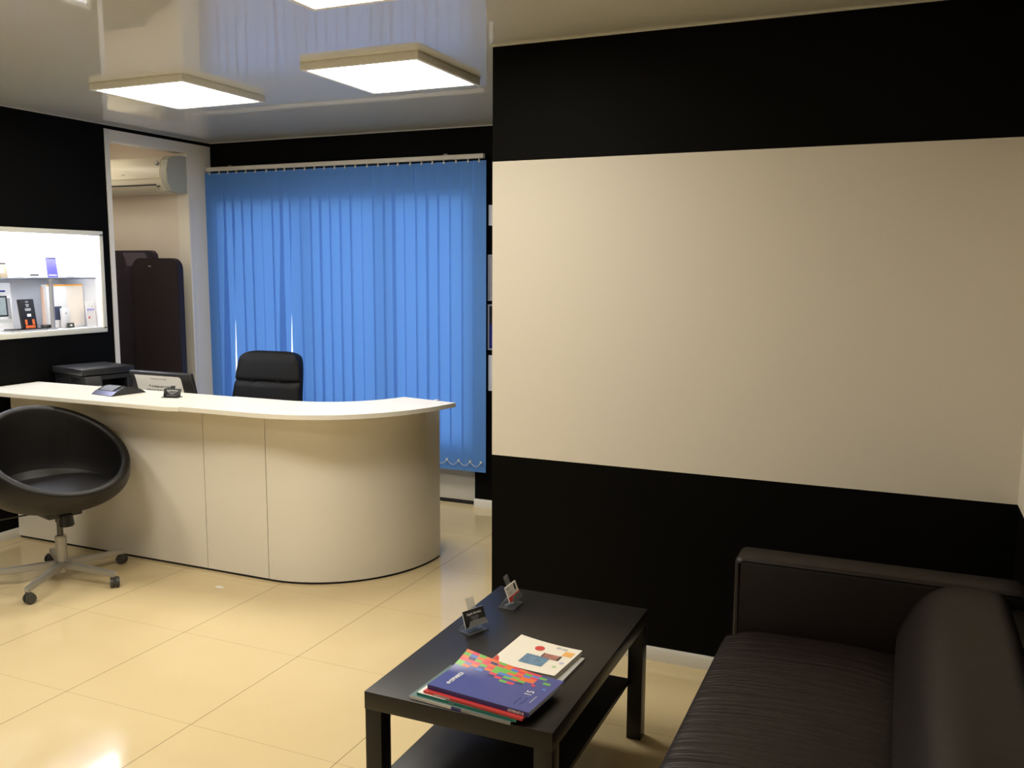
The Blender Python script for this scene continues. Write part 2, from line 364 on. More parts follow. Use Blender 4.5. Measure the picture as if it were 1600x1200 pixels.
# ------------------------------------------------------------------ ceiling lights
def led(loc, label):
    t = thing('ceiling_light', label, 'ceiling light', (loc[0], loc[1], ZC), 0, 'square ceiling light panels')
    w = MB(); h = .034; a = .30; b = .278
    w.box((-a, -a, -h), (-b, a, 0), .002); w.box((b, -a, -h), (a, a, 0), .002); w.box((-b, -a, -h), (b, -b, 0), .002); w.box((-b, b, -h), (b, a, 0), .002)
    w.box((-b, -b, -.012), (b, b, 0)); w.build('frame', lamp_white, t)
    # ribbed prismatic diffuser: scalloped underside
    w = MB(); w.grid(32, 2, lambda u, v: (-b+2*b*u, -b+2*b*v, -h+.006-.004*abs(math.sin(u*PI*4)))); w.build('diffuser', led_m, t)
    return t
led((-3.47, 3.67), 'square lit ceiling light above the white desk, nearest the air conditioner')
rl = thing('ceiling_light', 'added small square light brightening the recess, hidden behind its left edge', 'ceiling light', (-5.32, 4.52, ZC), 0)  # unseen lamp added only to brighten the recess wall
box('frame', (-.16, -.16, -.03), (.16, .16, 0), white_trim, rl, .002); box('diffuser', (-.14, -.14, -.034), (.14, .14, -.0302), emis('recess_fill_glow', LEDC, 9.0), rl)
led((-2.22, 3.70), 'square lit ceiling light nearest the black middle wall, in front of the blue blinds')
led((-1.61, 2.36), 'square lit ceiling light cut by the top edge of the photo')
led((-4.15, 1.75), 'square lit ceiling light outside the photo, nearest the left wall')
led((-2.90, 1.80), 'added square lit ceiling light outside the photo, left of the one cut by its top edge')  # unseen panel added to throw light onto the recess wall
led((-2.7, -.2), 'added square lit ceiling light straight behind the viewer')  # unseen panel added to raise the overall brightness

# ------------------------------------------------------------------ vertical blinds
BX0, BX1, BZ0, BZ1, BY = -4.742, -2.472, .256, 2.272, 5.232
bl = thing('vertical_blinds', 'blue vertical fabric blinds drawn across the window', 'blinds', ((BX0+BX1)/2, BY, 0))
c0 = Vector(bl.location)
def L(x, y, z): return (x-c0.x, y-c0.y, z)
box('headrail', L(BX0+.02, BY-.022, 2.284), L(BX1-.008, BY+.022, 2.312), rail_m, bl, .003)
box('end_cap', L(BX1-.009, BY-.022, 2.285), L(BX1+.004, BY+.022, 2.311), dark_steel, bl, .002)
for xx in (-4.5, -2.75): MB().box(L(xx-.015, BY-.015, 2.311), L(xx+.015, YB-.001, 2.322)).build('bracket', dark_steel, bl)
NS = 27; sp_ = (BX1-BX0-.09)/(NS-1)
bottoms = []
for k in range(NS):
    xc = BX0+.045+k*sp_+(random.uniform(-.008, .008) if 0 < k < NS-1 else 0); a0 = math.radians(random.uniform(1.5, 7.5)); tw = random.uniform(-.06, .06)
    lean = {2: .068, 8: .062}.get(k, 0)
    if lean: tw = 0
    half = .051 if k not in (0, NS-1) else .047
    w = MB()
    def fn(u, v, xc=xc, lean=lean, a0=a0, tw=tw, half=half):
        z = BZ0+(BZ1-BZ0)*v; a = a0+tw*max(0, 1-v*1.6)**1.1; s_ = (u*2-1)*half
        bow = .0015*(1-(u*2-1)**2); xc = xc-lean*max(0, 1-v/.8)
        return L(xc+s_*math.cos(a)+bow*math.sin(a), BY+s_*math.sin(a)-bow*math.cos(a), z)
    w.grid(6, 14, fn); sl = w.build('slat', fab, bl)
    w = MB(); w.prism([(xc-.004-c0.x, 2.284), (xc+.004-c0.x, 2.284), (xc+.003-c0.x, 2.272), (xc+.009-c0.x, 2.262), (xc-.009-c0.x, 2.262), (xc-.003-c0.x, 2.272)], -.005, .005, 'y')
    w.build('hanger', rail_m, bl)
    bottoms.append((xc, a0))
w = MB()
for k in range(NS-1):
    x0, x1 = bottoms[k][0]+.02, bottoms[k+1][0]+.02
    pts = [L(x0+(x1-x0)*i/8, BY-.018, .325-.030*math.sin(PI*i/8)) for i in range(9)]
    w.tube(pts, .0016, 5)
for x, a in bottoms: w.box(L(x+.014, BY-.022, .318), L(x+.026, BY-.010, .332), .002)
w.build('bottom_chain', white_trim, bl)

# heating pipe at the foot of the window wall
w = MB(); w.tube([(-2.93, YB-.01, .33), (-2.93, YB-.01, .13), (-2.93, YB-.02, .10), (-2.935, YB-.06, .085), (-2.99, YB-.09, .08), (-3.1, YB-.09, .08), (-3.9, YB-.09, .08)], .012, 10)
w.cyl((-2.93, YB-.02, .075), (-2.93, YB-.02, .125), .019); w.cyl((-2.935, YB-.05, .085), (-2.915, YB-.05, .085), .016)
w.tube([(-2.97, YB+.01, .33), (-2.97, YB+.01, .05)], .008, 8)
tag(w.build('heating_pipe', grey_paint), 'painted heating pipe under the right end of the blue blinds', 'pipe')

# ------------------------------------------------------------------ papers and framed certificates on the far strip of wall
def cert(z0, z1, face, label, x0=-2.482, x1=-2.275):
    t = thing('certificate', label, 'certificate', (x0, YB, z0)); h = z1-z0; wd = x1-x0
    w = MB(); fr = .010
    w.box((0, -.014, 0), (wd, -.001, fr), .001); w.box((0, -.014, h-fr), (wd, -.001, h), .001); w.box((0, -.014, fr), (fr, -.001, h-fr), .001); w.box((wd-fr, -.014, fr), (wd, -.001, h-fr), .001)
    w.build('frame', cert_frame, t); box('sheet', (fr, -.008, fr), (wd-fr, -.001, h-fr), face, t); return t, wd, h
t, wd, h = cert(1.386, 1.682, cert_face, 'grey framed certificate on the black wall right of the blinds, upper of two')
w = MB(); g_ = .026
for a in ((g_, -.0088, g_, wd-g_, -.008, g_+.002), (g_, -.0088, h-g_-.002, wd-g_, -.008, h-g_), (g_, -.0088, g_, g_+.002, -.008, h-g_), (wd-g_-.002, -.0088, g_, wd-g_, -.008, h-g_)): w.box(a[:3], a[3:])
w.build('border', grey_ink, t)
t, wd, h = cert(1.065, 1.362, cert_blue, 'blue and black framed poster on the black wall right of the blinds, lower of two')
box('dark_band', (.010, -.009, h*.56), (wd-.010, -.008, h-.010), cert_dark, t)
w = MB(); w.prism([(.105+.075*math.cos(2*PI*i/24), h*.33+.085*math.sin(2*PI*i/24)) for i in range(24)], -.0088, -.008, 'y'); w.build('white_shape', white_ink, t)
tag(box('paper_sheet', (-2.482, YB-.003, 1.868), (-2.20, YB-.0005, 1.998), paper), 'white paper sheet at the top of the wall strip right of the blinds', 'paper')
tag(box('paper_sheet', (-2.482, YB-.003, .795), (-2.20, YB-.0005, 1.030), paper), 'white paper sheet below the framed blue poster right of the blinds', 'paper')

# ------------------------------------------------------------------ air conditioner
ac = thing('air_conditioner', 'cream wall mounted air conditioner in the recess left of the blinds', 'air conditioner', (-5.14, NY1, 2.11))
def acprof(k=0):
    return [(0, .005), (0, .262), (-.05, .266), (-.13, .255), (-.172, .225), (-.192, .15), (-.190, .07), (-.150, .015), (-.06, .0)]
w = MB(); w.prism(acprof(), -.38, .335, 'x', bev=0); w.build('housing', wplastic, ac)
w = MB(); w.prism([(a*1.015-.0, z*1.0) for a, z in acprof()], .335, .388, 'x', bev=.004); w.build('end_cap', wplastic2, ac)
w = MB(); w.prism([(-.145, .253), (-.176, .224), (-.197, .15), (-.1965, .100), (-.190, .100), (-.188, .15), (-.168, .22), (-.14, .246)], -.375, .325, 'x'); w.build('front_panel', wplastic, ac)
MB().box((-.37, -.1925, .050), (.28, -.186, .060)).build('air_slot', black_ink, ac)
w = MB(); w.prism([(-.1935, .046), (-.160, .008), (-.150, .006), (-.155, .014), (-.187, .050)], -.36, .275, 'x'); w.build('louver', wplastic, ac)
w = MB(); w.cyl((.30, -.197, .205), (.30, -.172, .195), .014, seg=16); w.build('badge', grey_ink, ac)
w = MB(); w.cyl((.30, -.1985, .206), (.30, -.195, .204), .008, seg=12); w.build('badge_ring', white_ink, ac)
text('air', .012, frame((-.02, -.1985, .135), (1, 0, 0), (0, .05, 1)), grey_ink, ac, name='brand_lettering'); bpy.data.objects.remove(bpy.data.objects['brand_lettering'])
box('brand_mark', (-.03, -.199, .128), (.0, -.196, .133), grey_ink, ac)
MB().box((.295, -.1935, .040), (.318, -.187, .048)).build('receiver_window', black_ink, ac)

# ------------------------------------------------------------------ tall dark panels in the recess
def tall(name, x0, x1, y0, y1, h, m, label, r=.075):
    pts = [(x0, 0), (x1, 0)] + [(x1-r+r*math.cos(a*PI/16), h-r+r*math.sin(a*PI/16)) for a in range(9)] + [(x0+r-r*math.sin(a*PI/16), h-r+r*math.cos(a*PI/16)) for a in range(9)]
    t = thing(name, label, 'standing panel', ((x0+x1)/2, (y0+y1)/2, 0)); w = MB(); w.prism([(a-(x0+x1)/2, b) for a, b in pts], -(y1-y0)/2, (y1-y0)/2, 'y', bev=.006)
    w.build('panel', m, t); return t
tp = tall('standing_panel', -5.115, -4.685, 4.86, 4.92, 1.655, dpanel, 'dark brown standing panel with rounded corners, front one below the air conditioner')
w = MB(); w.box((-.055, -.032, 1.595), (-.03, -.030, 1.601)); w.build('small_mark', lgrey_ink, tp)
tp2 = tall('standing_panel', -5.62, -5.00, 4.95, 5.01, 1.712, ppanel, 'dark purple standing panel behind the brown one in the recess', .05)
w = MB(); w.prism([(.02, 1.695), (.235, 1.695), (.26, 1.655), (.19, 1.60), (.06, 1.60), (.04, 1.655)], -.032, -.030, 'y'); w.build('lavender_patch', lav, tp2)

# ------------------------------------------------------------------ reception desk
ds = thing('reception_desk', 'long white reception desk with a rounded right end', 'desk', (-3.5, 3.9, 0))
dl = Vector(ds.location)
def D(x, y): return (x-dl.x, y-dl.y)
FY = 3.555
def slab(pts, z0, z1, name, m, bev=0):
    w = MB(); w.prism([D(*p) for p in pts], z0, z1, 'z', bev=bev); return w.build(name, m, ds)
slab([(-4.735, FY), (-3.305, FY), (-3.305, FY+.022), (-4.735, FY+.022)], .012, .885, 'front_panel', white_lam, .001)
slab([(-3.301, FY), (-2.905, FY), (-2.905, FY+.022), (-3.301, FY+.022)], .012, .885, 'front_panel', white_lam, .001)
# curved end
ctrl = []
for i in range(25):
    a = -PI/2 + i*(PI/2)/24 ; ctrl.append((-2.895+.605*math.cos(a), FY+.64+.64*math.sin(a)))
ctrl.append((-2.290, 4.26))
outer = [(-2.901, FY)] + ctrl
def offset(pts, d):
    out = []
    for i, p in enumerate(pts):
        a = Vector(pts[max(i-1, 0)]); b = Vector(pts[min(i+1, len(pts)-1)]); t = (b-a).normalized(); nn = Vector((-t.y, t.x)); out.append((p[0]+nn.x*d, p[1]+nn.y*d))
    return out
inner = offset(outer, .02)
slab(outer + inner[::-1], .012, .885, 'curved_panel', white_lam)
slab(offset(outer, .004) + offset(outer, .016)[::-1], 0, .012, 'gap_strip', gap_shade)  # near-black strip drawn where the gap under the desk is in shade
slab([(-4.73, FY+.004), (-2.9, FY+.004), (-2.9, FY+.018), (-4.73, FY+.018)], 0, .012, 'gap_strip', gap_shade)  # same shaded gap below the straight front, as a dark strip
slab([(-4.735, FY+.022), (-4.715, FY+.022), (-4.715, 4.15), (-4.735, 4.15)], 0, .735, 'side_panel', white_lam)
slab([(-2.345, 4.17), (-2.325, 4.17), (-2.325, 4.26), (-2.345, 4.26)], 0, .735, 'side_panel', white_lam)
slab([(-4.735, FY+.024), (-2.9, FY+.024), (-2.68, 3.68), (-2.50, 3.84), (-2.38, 4.02), (-2.33, 4.26), (-2.75, 4.26), (-2.95, 4.12), (-4.735, 4.12)], .735, .758, 'work_surface', white_lam, .001)
# counter tops (two pieces with a small step at the joint)
slab([(-4.745, 3.325), (-3.315, 3.325), (-3.255, 3.342), (-3.255, 3.752), (-4.745, 3.752)], .885, .907, 'countertop', white_top, .0015)
ot = [(-3.253, 3.350)] + [(-2.80, 3.350)]
P0, P1, P2, P3 = Vector((-2.80, 3.350)), Vector((-2.42, 3.36)), Vector((-2.15, 3.60)), Vector((-2.085, 4.055))
for i in range(1, 21):
    t = i/20; q = P0*(1-t)**3+P1*3*t*(1-t)**2+P2*3*t*t*(1-t)+P3*t**3; ot.append((q.x, q.y))
ot.append((-2.43, 4.125))
Q0, Q1, Q2, Q3 = Vector((-2.43, 4.125)), Vector((-2.50, 3.90)), Vector((-2.66, 3.752)), Vector((-2.92, 3.752))
for i in range(1, 13):
    t = i/12; q = Q0*(1-t)**3+Q1*3*t*(1-t)**2+Q2*3*t*t*(1-t)+Q3*t**3; ot.append((q.x, q.y))
ot.append((-3.253, 3.752))
slab(ot, .8865, .9085, 'countertop', white_top)

# ------------------------------------------------------------------ tub chair
PHI = math.radians(74)
tb = thing('tub_chair', 'black leather swivel tub chair on a grey star base', 'chair', (-3.868, 3.13, 0), PHI)
zb, zq, R0 = .375, .585, .345
def shellp(th, v, off):
    """outer point at angle th, v in 0..1 from bottom to rim; front is local -Y"""
    c = (1+math.sin(th))/2        # 0 front, 1 back
    rim = .500+.350*(c**1.0)
    z = zb+(rim-zb)*v
    if z < zq: rr = R0*(max(0, 1-((zq-z)/(zq-zb+.004))**2.5))**.42
    else: rr = R0*(1-.05*((z-zq)/.27)**1.8)
    rr = max(rr-off, .0)
    sx_ = 1.0
    return Vector((rr*math.cos(th)*sx_, rr*math.sin(th), z+(off*.9 if v < .25 else 0)))
w = MB(); NU = 72
def prof(u, v):
    th = 2*PI*u
    # v: 0..0.55 outer, 0.55..0.7 rim, 0.7..1 inner
    if v <= .55: return shellp(th, (v/.55)**1.3, 0)
    if v <= .70:
        a = (v-.55)/.15*PI; m_ = (shellp(th, 1, 0)+shellp(th, 1, .046))/2; rad = .023; d = Vector((math.cos(th), math.sin(th), 0))
        return m_+d*rad*math.cos(a)+Vector((0, 0, rad*math.sin(a)))
    k = (v-.70)/.30; p = shellp(th, 1-k*.97, .046); p.z = max(p.z, .435); return p
w.grid(NU, 60, prof, close_u=True)
bmesh.ops.holes_fill(w.b, edges=w.b.edges[:], sides=200)
w.build('shell', leather, tb, ang=60)
t = cushion(14, (.585, .585, .10), .12, 2.8)
w = MB(); 
for v in t.verts:
    v.co += Vector((0, -.02, .466)); q_ = Vector((v.co.x, v.co.y)); zz = v.co.z
    lim = R0*(max(0, 1-((zq-zz)/(zq-zb+.004))**2.5))**.42-.048
    if q_.length > lim: v.co.x *= lim/q_.length; v.co.y *= lim/q_.length
w.merge(t); w.build('seat_cushion', leather, tb)
for sx_ in (-.62, .62):
    w = MB(); w.tube([shellp(PI/2+sx_, .98-.5*i/11, .0455) for i in range(12)], .0022, 5); w.build('seam', leather, tb)
w = MB(); w.box((-.085, -.075, .345), (.085, .085, .388), .008); w.lathe([(0, .385), (.11, .385), (.10, .372), (.05, .345), (.0, .345)], 28); w.build('seat_plate', bplastic, tb)
def wl(dx, dy):   # world offset -> local
    return Matrix.Rotation(-PHI, 3, 'Z') @ Vector((dx, dy, 0))
a = wl(.075, -.02); w = MB(); w.cyl((a.x, a.y, .30), (a.x*.95, a.y*.95, .36), .036, .031, 20, bev=.005); w.build('tension_knob', bplastic, tb)
a = wl(-.06, -.04); b2_ = wl(-.22, -.17); c_ = wl(-.33, -.20)
w = MB(); w.tube([(a.x, a.y, .362), (b2_.x, b2_.y, .335), (c_.x, c_.y, .315)], .004, 8); w.cyl((b2_.x*1.15, b2_.y*1.1, .326), (c_.x, c_.y, .312), .0085, .007, 12); w.build('lever', bplastic, tb)
w = MB(); w.cyl((0, 0, .20), (0, 0, .36), .0145); w.cyl((0, 0, .31), (0, 0, .35), .02); w.build('gas_lift', dark_steel, tb)
w = MB(); w.cyl((0, 0, .045), (0, 0, .235), .027, seg=28, bev=.003); w.cyl((0, 0, .232), (0, 0, .238), .024, mi=0); w.build('hub', alu, tb)
for ang in (5, 77, 149, 221, 293):
    a = math.radians(ang)-PHI; m_ = Matrix.Rotation(a, 4, 'Z')
    w = MB(); t = bmesh.new(); bmesh.ops.create_cube(t, size=1)
    for v in t.verts:
        far = v.co.x > 0; x = .335 if far else .015; hh = .026 if far else .036; zc = .070 if far else .088; wd_ = .024 if far else .034
        v.co = Vector((x, v.co.y*wd_, zc+v.co.z*hh))
    bmesh.ops.bevel(t, geom=t.edges[:], offset=.003, segments=2, affect='EDGES'); bmesh.ops.transform(t, matrix=m_, verts=t.verts); w.merge(t)
    lg = w.build('leg', alu, tb)
    w = MB(); cx_, cy_ = .33*math.cos(a), .33*math.sin(a); s1 = a+random.uniform(.3, 1.2); ax = Vector((math.cos(s1), math.sin(s1), 0))
    c1 = Vector((cx_, cy_, .0265))+Vector((-ax.y, ax.x, 0))*.010
    for s_ in (-1, 1): w.cyl(c1+ax*s_*.006, c1+ax*s_*.022, .0262, .024, 20, bev=.003)
    w.cyl(c1-ax*.006, c1+ax*.006, .018); w.box((-.02, -.012, .034), (.02, .012, .054), .004, mtx=Matrix.Translation((c1.x, c1.y, 0)) @ Matrix.Rotation(s1, 4, 'Z')); w.cyl((cx_, cy_, .03), (cx_, cy_, .062), .007)
    w.build('caster', caster_m, lg)

# ------------------------------------------------------------------ office chair behind the desk
oc = thing('office_chair', 'black padded office chair behind the white desk', 'chair', (-3.565, 4.36, 0), math.radians(5))
t = bmesh.new(); bmesh.ops.create_cube(t, size=2); bmesh.ops.subdivide_edges(t, edges=t.edges[:], cuts=47, use_grid_fill=True)
for v in t.verts:
    c = v.co; L_ = (abs(c.x)**6+abs(c.z)**6)**(1/6) if max(abs(c.x), abs(c.z)) > .01 else 1
    s_ = max(abs(c.x), abs(c.z))/L_ if L_ else 1
    x, z, y = c.x*(s_), c.z*(s_), c.y
    edge = max(abs(x), abs(z)); rnd = (1-max(0, (edge-.8)/.2)**2*.55)
    zz = .77+z*.31; half = .265-.045*((zz-.46)/.62)
    seam = -.016*math.exp(-((zz-.895)/.010)**2) - .016*math.exp(-((zz-.70)/.010)**2)
    yy = y*.040*rnd
    if y < 0: yy -= (.010*(1-x*x)*(1-z*z)+seam)
    v.co = Vector((x*half, yy+.13*(zz-.46)/.6-.03, zz))
w = MB(); w.merge(t); w.build('backrest', leather_soft, oc, ang=55)
t = cushion(10, (.50, .48, .10), .1, 4)
for v in t.verts: v.co += Vector((0, -.23, .46))
w = MB(); w.merge(t); w.build('seat', leather_soft, oc)
w = MB(); w.box((-.03, -.03, .40), (.03, .055, .43), .004); w.tube([(0, -.2, .41), (0, .04, .42), (0, .075, .50), (0, .10, .7)], .022, 8); w.box((-.1, -.33, .385), (.1, -.13, .415), .01); w.build('back_support', bplastic, oc)
w = MB(); w.cyl((0, -.23, .10), (0, -.23, .40), .022); w.build('gas_lift', dark_steel, oc)
for k in range(5):
    a = 2*PI*k/5+.3; w = MB(); w.tube([(0, -.23, .10), (.15*math.cos(a), -.23+.15*math.sin(a), .09), (.30*math.cos(a), -.23+.30*math.sin(a), .065)], .018, 8)
    lg = w.build('leg', bplastic, oc)
    w = MB(); px, py = .30*math.cos(a), -.23+.30*math.sin(a); ax = Vector((math.cos(a+1), math.sin(a+1), 0)); c1 = Vector((px, py, .026))
    w.cyl(c1-ax*.022, c1+ax*.022, .026, seg=16, bev=.003); w.cyl((px, py, .03), (px, py, .065), .007); w.build('caster', bplastic, lg)

# ------------------------------------------------------------------ coffee table
TX, TY, TW, TD, TH = -1.2905, 1.9595, .55, .90, .45
ct = thing('coffee_table', 'low black rectangular coffee table with an open lower shelf', 'table', (TX+TW/2, TY+TD/2, 0))
box('tabletop', (-TW/2, -TD/2, TH-.05), (TW/2, TD/2, TH), lack, ct, .0015)
for sx_ in (-1, 1):
    for sy_ in (-1, 1):
        x1, y1 = sx_*(TW/2-.0015), sy_*(TD/2-.0015); box('leg', (x1, y1, 0), (x1-sx_*.05, y1-sy_*.05, TH-.05), lack, ct, .001)
box('lower_shelf', (-TW/2+.045, -TD/2+.045, .197), (TW/2-.045, TD/2-.045, .212), lack, ct, .001)

# ------------------------------------------------------------------ magazines
def mag(name, label, corner, rz, wx, wy, z0, th, cover, spine=None, curl=None):
    """local x along the near (spine) edge, y away; thing origin at the near-left corner"""
    t = thing(name, label, 'magazine', (corner[0], corner[1], z0), rz, 'magazines on the coffee table')
    box('pages', (.001, .0012, .0006), (wx-.002, wy-.002, th-.0008), pages, t)
    return t
Z = TH+.0002
# bottom grey-teal catalogue, teal, red, blue
st = []
m1 = mag('magazine', 'grey green magazine with a white and dark spine, lowest in the stack', (-1.157, 1.975), math.radians(-4), .305, .212, Z, .008, gteal)
box('cover', (0, 0, .0072), (.305, .212, .0080), gteal, m1); box('back_cover', (0, 0, 0), (.305, .212, .0006), gteal, m1)
w = MB(); w.box((0, -.0008, 0), (.13, .0012, .008)); w.build('spine_label', paper, m1)
w = MB(); w.box((.13, -.0008, 0), (.16, .0012, .008)); w.build('spine_band', bluespine, m1)
w = MB(); w.box((.16, -.0008, 0), (.305, .0012, .008)); w.build('spine', grey_ink, m1)
m2 = mag('magazine', 'teal magazine with a white corner, second from the bottom of the stack', (-1.140, 1.985), math.radians(-5), .302, .21, Z+.0082, .007, teal_ink)
box('cover', (0, 0, .0063), (.302, .21, .0070), gteal, m2); box('back_cover', (0, 0, 0), (.302, .21, .0006), teal_ink, m2)
box('spine', (0, -.0008, 0), (.302, .0012, .007), teal_ink, m2)
w = MB(); w.prism([(.0, .001), (.09, .001), (.05, .075), (0.0, .12)], .0070, .0073, 'z'); w.build('white_corner', paper, m2)
text('каталог', .005, frame((.11, -.0012, .0035), (1, 0, 0), (0, 0, 1)), lgrey_ink, m2, name='spine_lettering')
m3 = mag('magazine', 'red magazine between the teal and the blue one in the stack', (-1.123, 1.990), math.radians(-6), .302, .20, Z+.0154, .006, red_ink)
box('cover', (0, 0, .0053), (.302, .20, .0060), red_ink, m3); box('back_cover', (0, 0, 0), (.302, .20, .0006), red_ink, m3); box('spine', (0, -.0008, 0), (.302, .0012, .006), red_ink, m3)
box('spine_label', (.035, -.0012, .002), (.085, 0, .0052), lgrey_ink, m3)
BZ = Z+.0216; BT = .0125
m4 = mag('magazine', 'blue catalogue with a colourful pixel mosaic, on top of the stack', (-1.118, 2.004), math.radians(-6), .31, .185, BZ, BT, bluecov)
box('back_cover', (0, 0, 0), (.31, .185, .0006), bluecov, m4); box('spine', (0, -.0008, 0), (.31, .0012, BT-.0002), bluespine, m4)
MW, MH = .31, .200
def curlz(x, y):
    k = max(0, (y/MH-.45)/.55); s_ = max(0, 1-x/(MW*.80)); return .024*(k**1.6)*(s_**1.5)
random.seed(21)
cols = [2, 3, 4, 5, 1]
def mosaic(i, j):     # 14 columns of two cells, 18 rows
    x = i//2; lo = [12, 12, 13, 12, 11, 11, 11, 10, 10, 11, 11, 12, 12, 16][x]
    if j < lo: return 0
    rr = random.Random(x*131+j*17+x*j+5)
    if j < lo+2 and rr.random() < .35: return 0
    if x > 10 and rr.random() < .6: return 0
    return rr.choice([2, 2, 3, 3, 4, 4, 5, 1])
w = MB(); w.grid(28, 18, lambda u, v: (MW*u, MH*v, BT+curlz(MW*u, MH*v)), mfn=mosaic)
fs = w.b.faces[:]; r_ = bmesh.ops.extrude_face_region(w.b, geom=fs); 
for v in [g for g in r_['geom'] if isinstance(g, bmesh.types.BMVert)]: v.co.z -= .0007
w.build('cover', [bluecov, sky_ink, green_ink, orange_ink, pink_ink, navy], m4, smooth=False)
w = MB(); w.grid(20, 12, lambda u, v: (MW*u, MH*(.4+.58*v), BT-.0008+curlz(MW*u, MH*(.4+.58*v))*.85)); fs = w.b.faces[:]; r_ = bmesh.ops.extrude_face_region(w.b, geom=fs)
for v in [g for g in r_['geom'] if isinstance(g, bmesh.types.BMVert)]: v.co.z -= .002
w.build('loose_pages', pages, m4)
text('ФОРИКОВ', .0165, frame((.045, .072, BT+.0006), (0, 1, 0), (-1, 0, 0)), white_ink, m4, name='title', bold=.0006)
box('title_rule', (.0555, .062, BT+.0003), (.0567, .098, BT+.0008), sky_ink, m4)
text('15', .030, frame((.262, .092, BT+.0006), (0, 1, 0), (-1, 0, 0)), white_ink, m4, name='issue_number')
text('каталог', .012, frame((.252, .045, BT+.0006), (0, 1, 0), (-1, 0, 0)), mid_blue, m4, name='subtitle')
text('товаров', .012, frame((.268, .050, BT+.0006), (0, 1, 0), (-1, 0, 0)), mid_blue, m4, name='subtitle')
box('web_line', (.2865, .045, BT+.0003), (.2877, .085, BT+.0008), white_ink, m4)
box('blue_stamp', (.281, .122, BT+.0003), (.292, .133, BT+.0008), sky_ink, m4)
w = MB(); w.prism([(.282+.006*math.cos(2*PI*i/20), .155+.006*math.sin(2*PI*i/20)) for i in range(20)], BT+.0003, BT+.0007, 'z'); bmesh.ops.translate(w.b, verts=w.b.verts, vec=(-.032, -.020, 0)); w.build('pink_dot', pink_ink, m4)
text('ФОРИКОВ', .0095, frame((.272, -.0014, BT*.5), (-1, 0, 0), (0, 0, -1)), white_ink, m4, name='spine_lettering', bold=.0004)
# white catalogue on a grey one, beyond the blue
m5 = mag('magazine', 'grey edged magazine under the white tablet catalogue', (-1.028, 2.235), math.radians(-3), .215, .165, Z, .007, pages)
box('cover', (0, 0, .0064), (.215, .165, .007), lgrey_ink, m5); box('spine', (.2145, 0, 0), (.2155, .165, .007), grey_ink, m5)
m6 = mag('magazine', 'white catalogue with a tablet picture and a red round stamp', (-1.040, 2.238), math.radians(-5), .205, .19, Z+.0072, .008, cream)
def cz(x, y): return .012*(1-x/.205)**2*(.4+.6*y/.19)+.004*(x/.205)**2
w = MB(); w.grid(14, 14, lambda u, v: (.205*u, .19*v, .008+cz(.205*u, .19*v))); fs = w.b.faces[:]; r_ = bmesh.ops.extrude_face_region(w.b, geom=fs)
for v in [g for g in r_['geom'] if isinstance(g, bmesh.types.BMVert)]: v.co.z -= .0008
w.build('cover', cream, m6)
box('back_cover', (0, 0, 0), (.205, .19, .0006), cream, m6)
def patch(name, pts, m, parent, e=.0005):
    w = MB(); n1 = len(pts); t = bmesh.new(); f = t.faces.new([t.verts.new((x, y, 0)) for x, y in pts])
    bmesh.ops.triangulate(t, faces=t.faces[:]); bmesh.ops.subdivide_edges(t, edges=t.edges[:], cuts=3, use_grid_fill=False)
    for v in t.verts: v.co.z = .008+cz(v.co.x, v.co.y)+e
    w.merge(t); return w.build(name, m, parent)
def quad(x0, y0, x1, y1): return [(x0, y0), (x1, y0), (x1, y1), (x0, y1)]
patch('tablet_picture', [(.070, .035), (.145, .035), (.145, .095), (.070, .095)], tablet_blue, m6)
patch('phone_picture', [(.115, .090), (.170, .090), (.170, .122), (.115, .122)], photo_red, m6, .0004)
patch('phone_edge', [(.165, .090), (.171, .090), (.171, .122), (.165, .122)], black_ink, m6, .0007); patch('phone_edge', [(.113, .096), (.117, .096), (.117, .122), (.113, .122)], black_ink, m6, .0007)
patch('red_stamp', [(.088+.015*math.cos(2*PI*i/18), .142+.016*math.sin(2*PI*i/18)) for i in range(18)], red_ink, m6)
patch('orange_patch', quad(.165, .128, .196, .160), yellow_ink, m6)
patch('green_patch', quad(.172, .045, .184, .058), mat('pale_green_ink', (.50, .68, .35), .4), m6); patch('violet_patch', quad(.182, .075, .194, .088), mat('pale_violet_ink', (.55, .50, .72), .4), m6)
patch('grey_patch', quad(.13, .165, .145, .178), lgrey_ink, m6); patch('grey_patch', quad(.148, .165, .166, .176), lgrey_ink, m6)
patch('red_corner', [(.001, .002), (.024, .002), (.014, .026), (.001, .038)], red_ink, m6)
text('new', .011, frame((.088, .142, .0195), (1, 0, 0), (0, 1, -.04)), cream, m6, name='stamp_lettering'); bpy.data.objects.remove(bpy.data.objects['stamp_lettering'])

